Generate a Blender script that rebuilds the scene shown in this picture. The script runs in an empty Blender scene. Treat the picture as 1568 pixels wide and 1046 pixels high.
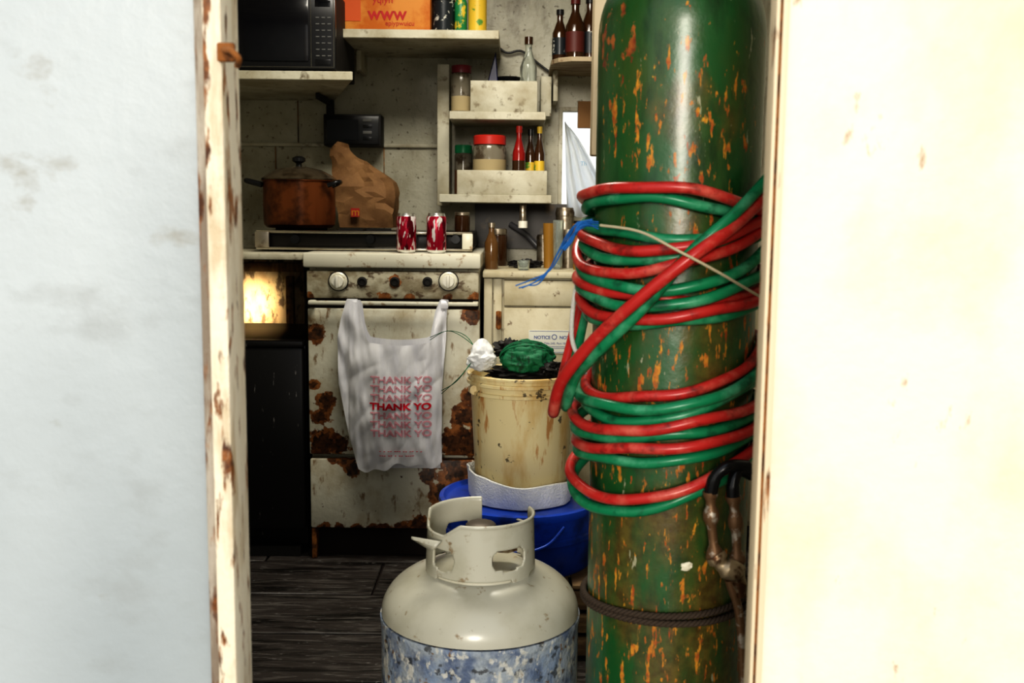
import bpy, bmesh, math, random
from mathutils import Vector, Matrix, noise
random.seed(7)
scene = bpy.context.scene
COL = scene.collection

# ------------------------------------------------------------------ camera survey
TH = math.radians(7.1); RO = math.radians(0.6)
CAM = Vector((0, 0, 1.02))
F = Vector((0, math.cos(TH), -math.sin(TH)))
U0 = Vector((0, math.sin(TH), math.cos(TH))); R0v = Vector((1, 0, 0))
RT = R0v*math.cos(RO) + U0*math.sin(RO)
UP = -R0v*math.sin(RO) + U0*math.cos(RO)

def P(px, py, Y):
    """world point on the vertical plane y=Y (metres) measured from the photo"""
    d = RT*((px-800)/1600) + UP*((533.5-py)/1600) + F
    return CAM + d*(Y/d.y)

cd = bpy.data.cameras.new('camera'); cam = bpy.data.objects.new('camera', cd); COL.objects.link(cam)
M = Matrix((RT, UP, -F)).transposed().to_4x4(); M.translation = CAM
cam.matrix_world = M
cd.lens = 36; cd.sensor_width = 36; cd.clip_start = 0.02
cd.dof.use_dof = True; cd.dof.focus_distance = 2.2; cd.dof.aperture_fstop = 7.0
scene.camera = cam
scene.view_settings.view_transform = 'Standard'
for lk in ('High Contrast', 'Medium High Contrast'):
    try:
        scene.view_settings.look = lk; break
    except Exception as e: print(e)

# ------------------------------------------------------------------ materials
def mat(name, base, rough=.6, metal=0., layers=(), bump=None, coat=0., trans=0., ior=1.45, alpha=1., emit=None, translucent=0., crough=.18):
    m = bpy.data.materials.new(name); m.use_nodes = True
    nt = m.node_tree; N = nt.nodes; L = nt.links
    b = N['Principled BSDF']
    b.inputs['Roughness'].default_value = rough
    b.inputs['Metallic'].default_value = metal
    b.inputs['Coat Weight'].default_value = coat
    b.inputs['Coat Roughness'].default_value = crough
    b.inputs['Transmission Weight'].default_value = trans
    b.inputs['IOR'].default_value = ior
    b.inputs['Alpha'].default_value = alpha
    tc = N.new('ShaderNodeTexCoord')
    def nz(scale, detail, seed, dist=0.):
        mp = N.new('ShaderNodeMapping')
        s = scale if isinstance(scale, (tuple, list)) else (scale,)*3
        mp.inputs['Scale'].default_value = s
        mp.inputs['Location'].default_value = (seed*3.1, seed*1.7, seed*2.3)
        L.new(tc.outputs['Object'], mp.inputs['Vector'])
        n = N.new('ShaderNodeTexNoise'); n.inputs['Scale'].default_value = 1
        n.inputs['Detail'].default_value = detail; n.inputs['Roughness'].default_value = .6
        n.inputs['Distortion'].default_value = dist
        L.new(mp.outputs[0], n.inputs['Vector'])
        return n.outputs[0]
    def mth(op, a, bb, c=None):
        n = N.new('ShaderNodeMath'); n.operation = op
        for i, v in enumerate((a, bb, c)):
            if v is None: continue
            if isinstance(v, (int, float)): n.inputs[i].default_value = v
            else: L.new(v, n.inputs[i])
        return n.outputs[0]
    def mr(v, lo, hi, a=0., bb=1.):
        n = N.new('ShaderNodeMapRange'); n.inputs[1].default_value = lo; n.inputs[2].default_value = hi
        n.inputs[3].default_value = a; n.inputs[4].default_value = bb
        L.new(v, n.inputs[0]); return n.outputs[0]
    def mixc(f, a, bb):
        n = N.new('ShaderNodeMix'); n.data_type = 'RGBA'
        L.new(f, n.inputs[0])
        for i, v in ((6, a), (7, bb)):
            if isinstance(v, (tuple, list)): n.inputs[i].default_value = (*v[:3], 1)
            else: L.new(v, n.inputs[i])
        return n.outputs[2]
    cur = tuple(base); rgh = None
    seed = (sum(ord(c) for c in name) % 17)+1
    for k, Ly in enumerate(layers):
        col = Ly['col']
        if isinstance(col[0], (tuple, list)):
            col = mixc(mr(nz(Ly.get('cscale', 60), 4, seed+k+5), .38, .62), col[0], col[1])
        nn = nz(Ly.get('scale', 10), Ly.get('detail', 5), seed+k, Ly.get('dist', 0.))
        if 'blobs' in Ly:
            f = None
            for c, r in Ly['blobs']:
                d = N.new('ShaderNodeVectorMath'); d.operation = 'DISTANCE'
                L.new(tc.outputs['Object'], d.inputs[0]); d.inputs[1].default_value = c
                v = mth('MULTIPLY_ADD', d.outputs['Value'], -1./r, 1.)
                f = v if f is None else mth('MAXIMUM', f, v)
            f = mth('MAXIMUM', f, 0.)
            if 'fmax' in Ly: f = mth('MINIMUM', f, Ly['fmax'])
            tot = mth('ADD', f, mth('MULTIPLY', mth('SUBTRACT', nn, .5), Ly.get('k', 1.3)))
            fac = mr(tot, Ly.get('lo', .3), Ly.get('hi', .36), 0., Ly.get('amt', 1.))
        else:
            fac = mr(nn, Ly.get('lo', .5), Ly.get('hi', .6), 0., Ly.get('amt', 1.))
        cur = mixc(fac, cur, col)
        if 'rough' in Ly:
            mx = mth('MULTIPLY', fac, Ly['rough']-rough); rgh = mth('ADD', mx, rough if rgh is None else rgh)
    if isinstance(cur, tuple): b.inputs['Base Color'].default_value = (*cur, 1)
    else: L.new(cur, b.inputs['Base Color'])
    if rgh is not None:
        L.new(mth('MINIMUM', rgh, .9), b.inputs['Roughness'])
    if bump:
        bn = N.new('ShaderNodeBump'); bn.inputs['Strength'].default_value = bump[1]
        bn.inputs['Distance'].default_value = bump[2] if len(bump) > 2 else .004
        L.new(nz(bump[0], 5, seed+9), bn.inputs['Height']); L.new(bn.outputs[0], b.inputs['Normal'])
    if translucent:
        t = N.new('ShaderNodeBsdfTranslucent'); ms = N.new('ShaderNodeMixShader')
        ms.inputs[0].default_value = translucent
        if isinstance(cur, tuple): t.inputs[0].default_value = (*cur, 1)
        else: L.new(cur, t.inputs[0])
        L.new(b.outputs[0], ms.inputs[1]); L.new(t.outputs[0], ms.inputs[2])
        L.new(ms.outputs[0], N['Material Output'].inputs[0])
    return m

def simple(name, c, rough=.5, metal=0., **k): return mat(name, c, rough, metal, **k)

RUST = ((.09, .032, .012), (.34, .14, .045))
DARKR = ((.025, .013, .008), (.12, .05, .02))
YS = 2.93
def pb(px, py, r, Y=YS): return (tuple(P(px, py, Y)), r*Y/1600*1.15)

m_wallL = mat('paint_bluewhite', (.34, .37, .375), .42, layers=[  # shade on this side of the doorway is put into the duller blue-white
    dict(col=(.52, .55, .55), scale=(2.0, 2.0, 1.0), lo=.38, hi=.62, amt=.9, detail=2), dict(col=(.28, .285, .27), scale=(8, 8, 12), lo=.55, hi=.82, amt=.6),
    dict(col=(.22, .18, .11), scale=(8, 8, 14), lo=.62, hi=.76, amt=.6)], bump=(24, .28, .006))
m_wallR = mat('paint_cream', (.80, .74, .61), .5, layers=[  # sunlit side of the doorway: glare put into this brighter cream
    dict(col=(.66, .54, .36), scale=(6, 6, 4), lo=.46, hi=.75, amt=.6), dict(col=(.36, .19, .06), scale=(22, 22, 12), lo=.66, hi=.72, amt=.7)], bump=(22, .4, .006))
m_wallin = mat('interior_paint', (.47, .455, .37), .38, layers=[
    dict(col=(.27, .24, .16), scale=4, lo=.42, hi=.66, amt=.85), dict(col=(.09, .065, .035), scale=60, lo=.60, hi=.67, amt=.75),
    dict(col=(.09, .065, .035), scale=(9, 9, 3), lo=.56, hi=.74, amt=.75)], bump=(60, .5, .004))
m_jambL = mat('jamb_rusted', (.80, .72, .56), .45, layers=[
    dict(col=(.5, .38, .22), scale=(30, 30, 6), lo=.5, hi=.65, amt=.7),
    dict(col=RUST, scale=(60, 60, 14), lo=.57, hi=.63)], bump=(50, .5))
m_jambgrey = mat('jamb_grey', (.26, .21, .16), .7, layers=[dict(col=(.45, .40, .33), scale=(40, 40, 5), lo=.5, hi=.6), dict(col=RUST, scale=(50, 50, 10), lo=.55, hi=.62)], bump=(60, .5))
m_jambR = mat('jamb_cream', (.72, .60, .42), .5, layers=[dict(col=RUST, scale=(60, 60, 8), lo=.60, hi=.67)])
m_dark = simple('dark_gap', (.03, .02, .015), .8)
m_rust = mat('rust', (.30, .12, .03), .8, layers=[dict(col=(.08, .03, .01), scale=40, lo=.45, hi=.6)], bump=(80, .8))
m_shelf = mat('shelf_paint', (.50, .48, .39), .5, layers=[dict(col=(.11, .08, .045), scale=28, lo=.57, hi=.68, amt=.85), dict(col=(.31, .27, .18), scale=7, lo=.43, hi=.65, amt=.8)], bump=(50, .3))
m_black = mat('black_plastic', (.012, .012, .013), .25)
m_blackm = mat('black_matte', (.016, .014, .013), .6, layers=[dict(col=(.10, .09, .08), scale=(60, 60, 10), lo=.68, hi=.72)])
m_glassblk = simple('black_glass', (.006, .006, .008), .06, coat=.5)
m_silver = simple('chrome', (.6, .56, .48), .22, 1.)
m_steel = mat('steel_dirty', (.45, .40, .33), .35, .9, layers=[dict(col=(.10, .06, .03), scale=25, lo=.48, hi=.65, amt=.85)])
m_white = simple('white_plastic', (.72, .70, .62), .35)
m_wood = mat('brown_wood', (.17, .085, .03), .6, layers=[dict(col=(.38, .20, .07), scale=(40, 10, 5), lo=.45, hi=.65), dict(col=(.04, .02, .01), scale=12, lo=.5, hi=.62)], bump=(40, .5))
m_woodpan = mat('panelling_wood', (.52, .38, .22), .6, layers=[dict(col=(.30, .17, .07), scale=(26, 26, 12), lo=.45, hi=.65, amt=.7), dict(col=(.06, .03, .012), scale=(30, 30, 14), lo=.52, hi=.60, amt=.85)], bump=(40, .5))  # wood lightened to carry the sun patch; dark mottle breaks up its outline
m_floor = mat('floor_wood', (.050, .042, .038), .45, layers=[
    dict(col=(.13, .12, .11), scale=(6, 45, 45), lo=.50, hi=.66, dist=1.6), dict(col=(.012, .01, .008), scale=(3, 25, 25), lo=.48, hi=.6, dist=.6),
    dict(col=(.30, .29, .28), scale=(18, 90, 60), lo=.62, hi=.67, amt=.6, dist=2.)], bump=((5, 70, 70), .6))
m_ground = mat('ground_concrete', (.42, .38, .32), .9, layers=[dict(col=(.3, .26, .2), scale=4)])

# ------------------------------------------------------------------ mesh helpers
def fin(name, bm, m, smooth=True, ang=35):
    me = bpy.data.meshes.new(name); bmesh.ops.recalc_face_normals(bm, faces=bm.faces)
    bm.to_mesh(me); bm.free()
    for x in (m if isinstance(m, (list, tuple)) else [m]): me.materials.append(x)
    if smooth:
        for p in me.polygons: p.use_smooth = True
        me.set_sharp_from_angle(angle=math.radians(ang))
    o = bpy.data.objects.new(name, me); COL.objects.link(o); return o

def box(name, x0, x1, y0, y1, z0, z1, m, bev=.0, seg=2):
    bm = bmesh.new(); bmesh.ops.create_cube(bm, size=1)
    for v in bm.verts:
        v.co = Vector((x0 + (v.co.x+.5)*(x1-x0), y0 + (v.co.y+.5)*(y1-y0), z0 + (v.co.z+.5)*(z1-z0)))
    if bev: bmesh.ops.bevel(bm, geom=bm.edges[:], offset=bev, segments=seg, affect='EDGES', profile=.5)
    return fin(name, bm, m, bool(bev), 40)

def ext(px0, py0, px1, py1, Y):
    mx, my = (px0+px1)/2, (py0+py1)/2
    return P(px0, my, Y).x, P(px1, my, Y).x, P(mx, py1, Y).z, P(mx, py0, Y).z
def pbox(name, px0, py0, px1, py1, Y0, Y1, m, bev=.002):
    x0, x1, z0, z1 = ext(px0, py0, px1, py1, Y0)
    return box(name, x0, x1, Y0, Y1, z0, z1, m, bev)

def prism(name, poly, y0, y1, m, bev=0):
    """poly [(x,z)] extruded y0..y1"""
    bm = bmesh.new(); vs = [bm.verts.new((x, y0, z)) for x, z in poly]
    f = bm.faces.new(vs); r = bmesh.ops.extrude_face_region(bm, geom=[f])
    for v in r['geom']:
        if isinstance(v, bmesh.types.BMVert): v.co.y = y1
    if bev: bmesh.ops.bevel(bm, geom=bm.edges[:], offset=bev, segments=1, affect='EDGES')
    return fin(name, bm, m, False)

def lathe(name, prof, c, m, seg=48, axis='Z', ang=35, mfun=None):
    bm = bmesh.new(); rings = []
    for r, z in prof:
        if r < 1e-6: rings.append([bm.verts.new((0, 0, z))])
        else: rings.append([bm.verts.new((r*math.cos(2*math.pi*i/seg), r*math.sin(2*math.pi*i/seg), z)) for i in range(seg)])
    for k, (a, b) in enumerate(zip(rings, rings[1:])):
        for i in range(seg):
            j = (i+1) % seg; f = None
            if len(a) == 1 and len(b) == 1: continue
            if len(a) == 1: f = bm.faces.new((a[0], b[i], b[j]))
            elif len(b) == 1: f = bm.faces.new((a[i], a[j], b[0]))
            else: f = bm.faces.new((a[i], a[j], b[j], b[i]))
            if mfun and f: f.material_index = mfun(k)
    if axis == 'Y': bmesh.ops.rotate(bm, verts=bm.verts, cent=(0, 0, 0), matrix=Matrix.Rotation(math.pi/2, 3, 'X'))
    if axis == 'X': bmesh.ops.rotate(bm, verts=bm.verts, cent=(0, 0, 0), matrix=Matrix.Rotation(math.pi/2, 3, 'Y'))
    bmesh.ops.translate(bm, verts=bm.verts, vec=c)
    return fin(name, bm, m, True, ang)

def tube(name, pts, r, m, cyclic=False, radii=None, res=4):
    cu = bpy.data.curves.new(name, 'CURVE'); cu.dimensions = '3D'
    s = cu.splines.new('POLY'); s.points.add(len(pts)-1)
    for i, p in enumerate(pts):
        s.points[i].co = (*p, 1); s.points[i].radius = radii[i] if radii else 1.
    s.use_cyclic_u = cyclic
    cu.bevel_depth = r; cu.bevel_resolution = res; cu.use_fill_caps = not cyclic
    o = bpy.data.objects.new(name, cu); COL.objects.link(o)
    bpy.context.view_layer.update()
    me = bpy.data.meshes.new_from_object(o.evaluated_get(bpy.context.evaluated_depsgraph_get()))
    bpy.data.objects.remove(o)
    for p in me.polygons: p.use_smooth = True
    me.materials.clear(); me.materials.append(m)
    o = bpy.data.objects.new(name, me); COL.objects.link(o); return o

def spl(pts, n=8):
    """catmull-rom"""
    pts = [Vector(p) for p in pts]; out = []
    for i in range(len(pts)-1):
        p0 = pts[max(i-1, 0)]; p1 = pts[i]; p2 = pts[i+1]; p3 = pts[min(i+2, len(pts)-1)]
        for k in range(n):
            t = k/n
            out.append(.5*((2*p1)+(p2-p0)*t+(2*p0-5*p1+4*p2-p3)*t*t+(3*p1-p0-3*p2+p3)*t**3))
    out.append(pts[-1]); return out

def text(name, body, size, x, y, z, m, outline=0., extr=.0004, yf=None, sx=1., bold=0.):
    cu = bpy.data.curves.new(name, 'FONT'); cu.body = body; cu.size = size
    if outline: cu.fill_mode = 'NONE'; cu.bevel_depth = outline; cu.bevel_resolution = 0
    else:
        cu.extrude = extr; cu.offset = bold
    o = bpy.data.objects.new(name, cu); COL.objects.link(o)
    bpy.context.view_layer.update()
    me = bpy.data.meshes.new_from_object(o.evaluated_get(bpy.context.evaluated_depsgraph_get()))
    bpy.data.objects.remove(o)
    if yf:   # refine so the print follows the sheet
        bm = bmesh.new(); bm.from_mesh(me)
        bmesh.ops.triangulate(bm, faces=bm.faces[:])
        for _ in range(3):
            le = [e for e in bm.edges if e.calc_length() > .006]
            if le: bmesh.ops.subdivide_edges(bm, edges=le, cuts=1); bmesh.ops.triangulate(bm, faces=bm.faces[:])
        bm.to_mesh(me); bm.free()
    for v in me.vertices:
        a, b, c = v.co; wx = x+a*sx; wz = z+b
        v.co = (wx, (yf(wx, wz) if yf else y)-c, wz)
    me.materials.clear(); me.materials.append(m)
    o = bpy.data.objects.new(name, me); COL.objects.link(o); return o

def grp(name, objs):
    e = bpy.data.objects.new(name, None); COL.objects.link(e); e.empty_display_size = .05
    for o in objs:
        if o is not None: o.parent = e
    return e

def join(name, objs):
    bm = bmesh.new(); mats = []
    for o in objs:
        idx = []
        for mm in o.data.materials:
            if mm not in mats: mats.append(mm)
            idx.append(mats.index(mm))
        n0 = len(bm.faces); bm.from_mesh(o.data); bm.faces.ensure_lookup_table()
        for f in bm.faces[n0:]: f.material_index = idx[f.material_index]
    me = bpy.data.meshes.new(name); bm.to_mesh(me); bm.free()
    for mm in mats: me.materials.append(mm)
    for o in objs: bpy.data.objects.remove(o)
    o = bpy.data.objects.new(name, me); COL.objects.link(o); return o

def blob(name, c, s, m, amp=.2, freq=3., seed=0, sub=4, zmin=None, ridge=0., ang=60, peak=0.):
    bm = bmesh.new(); bmesh.ops.create_icosphere(bm, subdivisions=sub, radius=1)
    for v in bm.verts:
        n = v.co.normalized(); q = n*freq+Vector((seed*7.3, 0, 0)); k = 1+amp*noise.fractal(q, .7, 2., 3)*2
        if ridge: k += ridge*(1-3*abs(noise.noise(q*1.3)))
        if peak: k += peak*max(0, n.z)**3
        v.co = Vector((c[0]+n.x*k*s[0]*(1-.35*peak*max(0, n.z)), c[1]+n.y*k*s[1], c[2]+n.z*k*s[2]))
        if zmin is not None: v.co.z = max(v.co.z, zmin)
    return fin(name, bm, m, True, ang)

def folded_bag(name, keys, m, amp=.006):
    """paper bag with a rectangular, side-gusseted section and creases.  keys: (z, x0, x1, yc, hy)"""
    bm = bmesh.new(); rings = []
    base = [(0, -1), (.17, -1), (.34, -1), (.5, -1), (.67, -1), (.84, -1), (1, -1), (.94, 0), (1, 1), (.75, 1), (.5, 1), (.25, 1), (0, 1), (.06, 0)]
    rows = []
    for a, b in zip(keys, keys[1:]):
        rows += [a, tuple((p+q)/2 for p, q in zip(a, b))]
    rows.append(keys[-1])
    for r, (z, x0, x1, yc, hy) in enumerate(rows):
        ring = []
        for u, v in base:
            p = Vector((x0+(x1-x0)*u, yc+hy*v, z))
            if r: 
                n = noise.noise_vector(p*20+Vector((3, 1, 2)))+noise.noise_vector(p*47)*.5
                rg = 1-3*abs(noise.noise(Vector((p.x*16+p.z*10, p.z*14, 4))))
                p += Vector((n.x*amp*.5, n.y*amp*1.2-rg*amp*.9, n.z*amp*.6))
            ring.append(bm.verts.new(p))
        rings.append(ring)
    n = len(base)
    for a, b in zip(rings, rings[1:]):
        for s in range(n): bm.faces.new((a[s], a[(s+1) % n], b[(s+1) % n], b[s]))
    bm.faces.new(rings[0]); bm.faces.new(rings[-1])
    bmesh.ops.triangulate(bm, faces=bm.faces[:])
    return fin(name, bm, m, True, 22)

# ------------------------------------------------------------------ room shell
XL, XR, YF, YB, ZC = -1.30, .80, 1.05, 3.60, 2.10
JL, JR = -.287, .2585
ground = box('ground', -6, 6, -6, 8, -.12, -.06, m_ground)
fl = [box('b', XL, XR, YF+.03, YB, -.06, -.012, m_dark)]
yy = 1.09; row = 0
while yy < YB:
    xx = XL - .35*(row % 3)
    while xx < XR:
        x1 = min(xx+.93, XR); x0 = max(xx, XL)
        if x1-x0 > .02: fl.append(box('b', x0+.003, x1-.003, yy+.004, min(yy+.26, YB)-.004, -.012, 0, m_floor, .003, 1))
        xx += .93
    yy += .26; row += 1
join('floor', fl)
join('wall_front', [box('a', XL-.9, JL-.033, YF, YF+.04, -.06, 2.4, m_wallL),
                    box('a', JR+.004, XR+1.3, YF, YF+.022, -.06, 2.4, m_wallR),
                    box('a', JL-.033, JR+.004, YF, YF+.03, 2.0, 2.4, m_wallR)])
grp('trim_1', [box('jamb_gap', JL-.033, JL-.020, YF+.012, YF+.04, 0, 2.0, m_dark),
               box('jamb_strip', JL-.0318, JL-.0208, YF-.006, YF+.012, 0, 2.0, m_jambgrey, .002),
               box('jamb_moulding', JL-.020, JL, YF-.02, YF+.045, 0, 2.0, m_jambL, .004),
               pbox('strike_plate', 338, 66, 366, 96, 1.022, 1.029, m_rust, .002),
               tube('strike_pin', spl([P(350, 78, 1.02), P(362, 80, 1.0), P(373, 92, 1.0), P(371, 102, 1.02)], 5), .003, m_rust)])
grp('trim_2', [box('jamb_moulding', JR, JR+.004, YF-.004, YF+.022, 0, 2.0, m_jambR, .001),
               box('gap_line', JR+.004, JR+.0065, YF-.002, YF-.0002, 0, 2.0, m_rust),
               box('edge_strip', JR+.0065, JR+.013, YF-.005, YF-.0002, 0, 2.0, m_jambR, .001)])
# back wall with window opening
wx0, wx1, wz0, wz1 = P(872, 250, YB).x, P(872, 250, YB).x+.32, P(890, 345, YB).z, P(890, 168, YB).z
join('wall_back', [box('a', XL, wx0, YB, YB+.06, 0, ZC, m_wallin), box('a', wx1, XR, YB, YB+.06, 0, ZC, m_wallin),
                   box('a', wx0, wx1, YB, YB+.06, 0, wz0, m_wallin), box('a', wx0, wx1, YB, YB+.06, wz1, ZC, m_wallin)])
box('wall_left', XL-.05, XL, YF+.04, YB+.06, -.06, ZC, m_wallin)
box('wall_right', XR, XR+.05, YF+.022, YB+.06, -.06, ZC, m_wallin)
box('ceiling', XL-.05, XR+.05, YF+.022, YB+.06, ZC, ZC+.05, m_wallin)
m_pane = mat('window_pane', (.9, .95, 1.), .05, trans=1., ior=1.02)
grp('window_1', [box('frame_l', wx0, wx0+.014, YB-.012, YB+.03, wz0, wz1, m_shelf, .002), box('frame_r', wx1-.014, wx1, YB-.012, YB+.03, wz0, wz1, m_shelf, .002),
                 box('frame_b', wx0+.014, wx1-.014, YB-.03, YB+.03, wz0, wz0+.014, m_shelf, .002), box('frame_t', wx0+.014, wx1-.014, YB-.012, YB+.03, wz1-.014, wz1, m_shelf, .002),
                 box('pane', wx0+.014, wx1-.014, YB+.012, YB+.014, wz0+.014, wz1-.014, m_pane)])
zb = P(530, 227, YB).z
bt_ = [box('batten', XL, P(690, 230, YB).x, YB-.012, YB, zb-.006, zb+.006, m_shelf, .002)]
for pxj, za, zz in ((466, zb, 1.4), (600, .9, zb), (430, .9, zb)):
    xj = P(pxj, 200, YB).x; bt_.append(box('panel_joint', xj-.0015, xj+.0015, YB-.004, YB, za, zz, m_wood))
grp('trim_4', bt_)
box('trim_3', .131, .19, 1.76, 1.80, 1.12, ZC, m_jambR, .003)
pbox('wood_panelling', 300, 402, 476, 560, 3.50, 3.53, m_woodpan, .002)
box('trim_5', P(742, 380, 3.59).x, .79, 3.585, 3.6, .9, P(790, 318, 3.58).z, mat('splash_dark', (.030, .022, .016), .35, layers=[dict(col=(.12, .08, .04), scale=12, lo=.55, hi=.7)]))

# ------------------------------------------------------------------ green gas cylinder + hose
CX, CY, CR = .232, 1.47, .1155
def cb_(z, r, dx=0.): return ((CX+dx, CY-.1, z), r)
m_green = mat('green_enamel', (.018, .105, .028), .34, coat=.5, crough=.24, layers=[
    dict(col=(.07, .10, .020), scale=(9, 9, 4), lo=.48, hi=.70, amt=.85),
    dict(col=(.007, .032, .012), scale=(30, 30, 10), lo=.5, hi=.7, amt=.75),
    dict(col=((.10, .045, .012), (.17, .11, .025)), scale=(16, 16, 7), lo=.50, hi=.80, amt=.8, k=1.2, fmax=.65, blobs=[cb_(.93, .22), cb_(.52, .30), cb_(.38, .3), cb_(.76, .2), cb_(1.15, .12)]),
    dict(col=((.42, .09, .015), (.62, .34, .03)), cscale=70, scale=(80, 80, 34), lo=.665, hi=.69, rough=.8),
    dict(col=((.36, .08, .015), (.60, .28, .03)), cscale=60, scale=(105, 105, 30), detail=6, k=1.9, fmax=.26, lo=.41, hi=.48, rough=.8,
         blobs=[cb_(.93, .16, -.01), cb_(.53, .25, -.02), cb_(.76, .2, .02), cb_(.40, .3, -.05), cb_(1.15, .13, -.02)]),
    dict(col=((.45, .42, .30), (.30, .34, .20)), scale=(70, 70, 18), lo=.67, hi=.69, amt=.8),
    dict(col=((.20, .04, .012), (.42, .14, .03)), scale=(50, 50, 30), detail=6, k=1.9, fmax=.4, lo=.42, hi=.50, rough=.8, blobs=[((CX-.10, CY-.06, 1.255), .06), ((CX-.1, CY-.06, 1.2), .03)])],
    bump=(45, .35, .003))
prof = [(0, .0), (CR-.012, .0), (CR, .015), (CR, 1.27)]
for i in range(1, 13):
    a = i/12*math.pi/2*.9; prof.append((CR*math.cos(a)*.98+.002, 1.27+.115*math.sin(a)))
prof += [(.03, 1.40), (.038, 1.40), (.038, 1.43), (.033, 1.46), (.04, 1.47), (.04, 1.53), (.03, 1.56), (0, 1.57)]
cyl = lathe('tank_body', prof, (CX, CY, 0), m_green, 96)
blobm = mat('paint_chip', (.75, .7, .55), .5)
def on_cyl(px, py, R):
    Y = 1.35
    for _ in range(25):
        p = P(px, py, Y); dx = max(-R*.999, min(R*.999, p.x-CX)); Y = .5*Y+.5*(CY-math.sqrt(R*R-dx*dx))
    return P(px, py, Y)
chips = [blob('chip', on_cyl(1072, 885, CR), (.008, .003, .006), blobm, .2, 2, 3, 3)]
grp('gas_cylinder', [cyl]+chips)

m_hr = mat('hose_red', (.50, .035, .03), .3, layers=[dict(col=(.70, .24, .17), scale=22, lo=.50, hi=.72, amt=.65), dict(col=(.12, .02, .015), scale=35, lo=.55, hi=.70, amt=.75)])
m_hg = mat('hose_green', (.015, .24, .11), .3, layers=[dict(col=(.18, .50, .32), scale=20, lo=.50, hi=.72, amt=.65), dict(col=(.008, .06, .03), scale=35, lo=.55, hi=.70, amt=.75)])
HR = .0078
hose = []
def ring(c, Lp, Fp, Rp, Rb, ph):
    zl = P(Lp[0], Lp[1], CY).z; zf = P(1050, Fp, CY-Rb).z; zr = P(1182, Rp, 1.38).z
    z0 = (zr+.73*zl-.68*zf)/1.05; a = z0-zl; b = zf-z0
    Rl = max(Rb, CX-P(Lp[0], Lp[1], CY).x-HR); pts = []
    for i in range(72):
        t = 2*math.pi*i/72; cs, sn = math.cos(t), math.sin(t)
        r = Rb+(Rl-Rb)*max(0, -cs)**4
        z = z0+a*cs+b*(-sn)+.003*math.sin(3*t+ph)+.0012*math.sin(7*t+2*ph)
        pts.append((CX+r*cs, CY+r*sn, z))
    hose.append(tube('hose_loop', pts, HR, m_hr if c == 'r' else m_hg, True))
A, B = CR+HR+.001, CR+HR*2.2+.002
ups = [('r', (912, 306), 300, 328, B), ('g', (908, 320), 318, 340, A), ('g', (906, 350), 372, 362, A), ('r', (900, 366), 382, 350, B),
       ('g', (903, 386), 398, 372, A), ('r', (893, 398), 411, 360, B), ('r', (893, 432), 470, 455, A), ('g', (898, 414), 446, 402, B),
       ('g', (912, 450), 470, 436, B), ('r', (925, 470), 494, 468, B), ('g', (915, 484), 503, 478, A)]
los = [('r', (908, 600), 612, 570, A), ('g', (912, 612), 630, 590, B), ('g', (908, 630), 646, 606, A), ('r', (886, 646), 665, 634, B),
       ('g', (890, 662), 680, 654, A), ('r', (892, 686), 697, 668, B), ('g', (894, 702), 715, 690, A), ('r', (882, 738), 764, 706, B), ('g', (886, 756), 782, 722, A)]
for i, (c, l, f, r, Rb) in enumerate(ups+los): ring(c, l, f, r, Rb, i*1.3)
def cylpath(lst, extra=()): return spl([on_cyl(x, y, R) for x, y, R in lst]+[Vector(e) for e in extra], 8)
D = B+HR*2
hose.append(tube('hose_diag', cylpath([(1215, 286, D), (1150, 350, D), (1080, 402, D+.010), (1000, 466, D+.008), (930, 530, D+.006)], [P(878, 595, 1.42), P(868, 635, 1.50), (.12, 1.60, .93)]), HR*1.1, m_hr))
hose.append(tube('hose_diag', cylpath([(1215, 262, D), (1150, 332, D), (1078, 396, D-.004), (1008, 478, D-.003), (942, 542, D)], [P(900, 588, 1.43), P(886, 625, 1.50), (.13, 1.61, .95)]), HR, m_hg))
m_fit = mat('fitting_dirty', (.22, .13, .07), .5, .5, layers=[dict(col=(.5, .45, .38), scale=60, lo=.55, hi=.65)])
m_brass = mat('brass_worn', (.45, .36, .24), .4, .7, layers=[dict(col=(.12, .06, .03), scale=50, lo=.5, hi=.6)])
def fit(pts, r, rr, mm): 
    q = spl(pts, 6); return tube('fitting', q, r, mm, False, [rr[min(len(rr)-1, int(i/len(q)*len(rr)))] for i in range(len(q))])
hose += [fit([P(1168, 728, 1.34), P(1140, 728, 1.325), P(1118, 745, 1.325), P(1110, 775, 1.33)], .009, [.9, .9, 1], m_black),
         fit([P(1175, 742, 1.34), P(1155, 735, 1.335), P(1146, 755, 1.33), P(1146, 780, 1.33)], .009, [.9, .9, 1], m_black),
         fit([P(1110, 768, 1.33), P(1112, 820, 1.33), P(1118, 875, 1.33)], .0085, [1.2, .8, .8, 1.3, .8, .75, .75, 1.3, 1.5, 1.3], m_fit),
         fit([P(1146, 775, 1.33), P(1150, 830, 1.33), P(1152, 880, 1.33)], .0085, [1.2, .8, .8, 1.2, .8, .75, .75, 1.2, 1.4, 1.2], m_fit),
         fit([P(1118, 868, 1.325), P(1130, 885, 1.32), P(1150, 895, 1.32), P(1158, 930, 1.325)], .010, [1.4, 1, 1.5, 1.5, 1, .8], m_brass),
         fit([P(1140, 905, 1.325), P(1155, 960, 1.33), P(1160, 1040, 1.335), P(1165, 1120, 1.335)], .006, [1.2, 1, .9, 1, .9], m_fit)]
grp('welding_hose', hose)
m_rope = mat('rope_dark', (.07, .05, .035), .9)
rp = []
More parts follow.
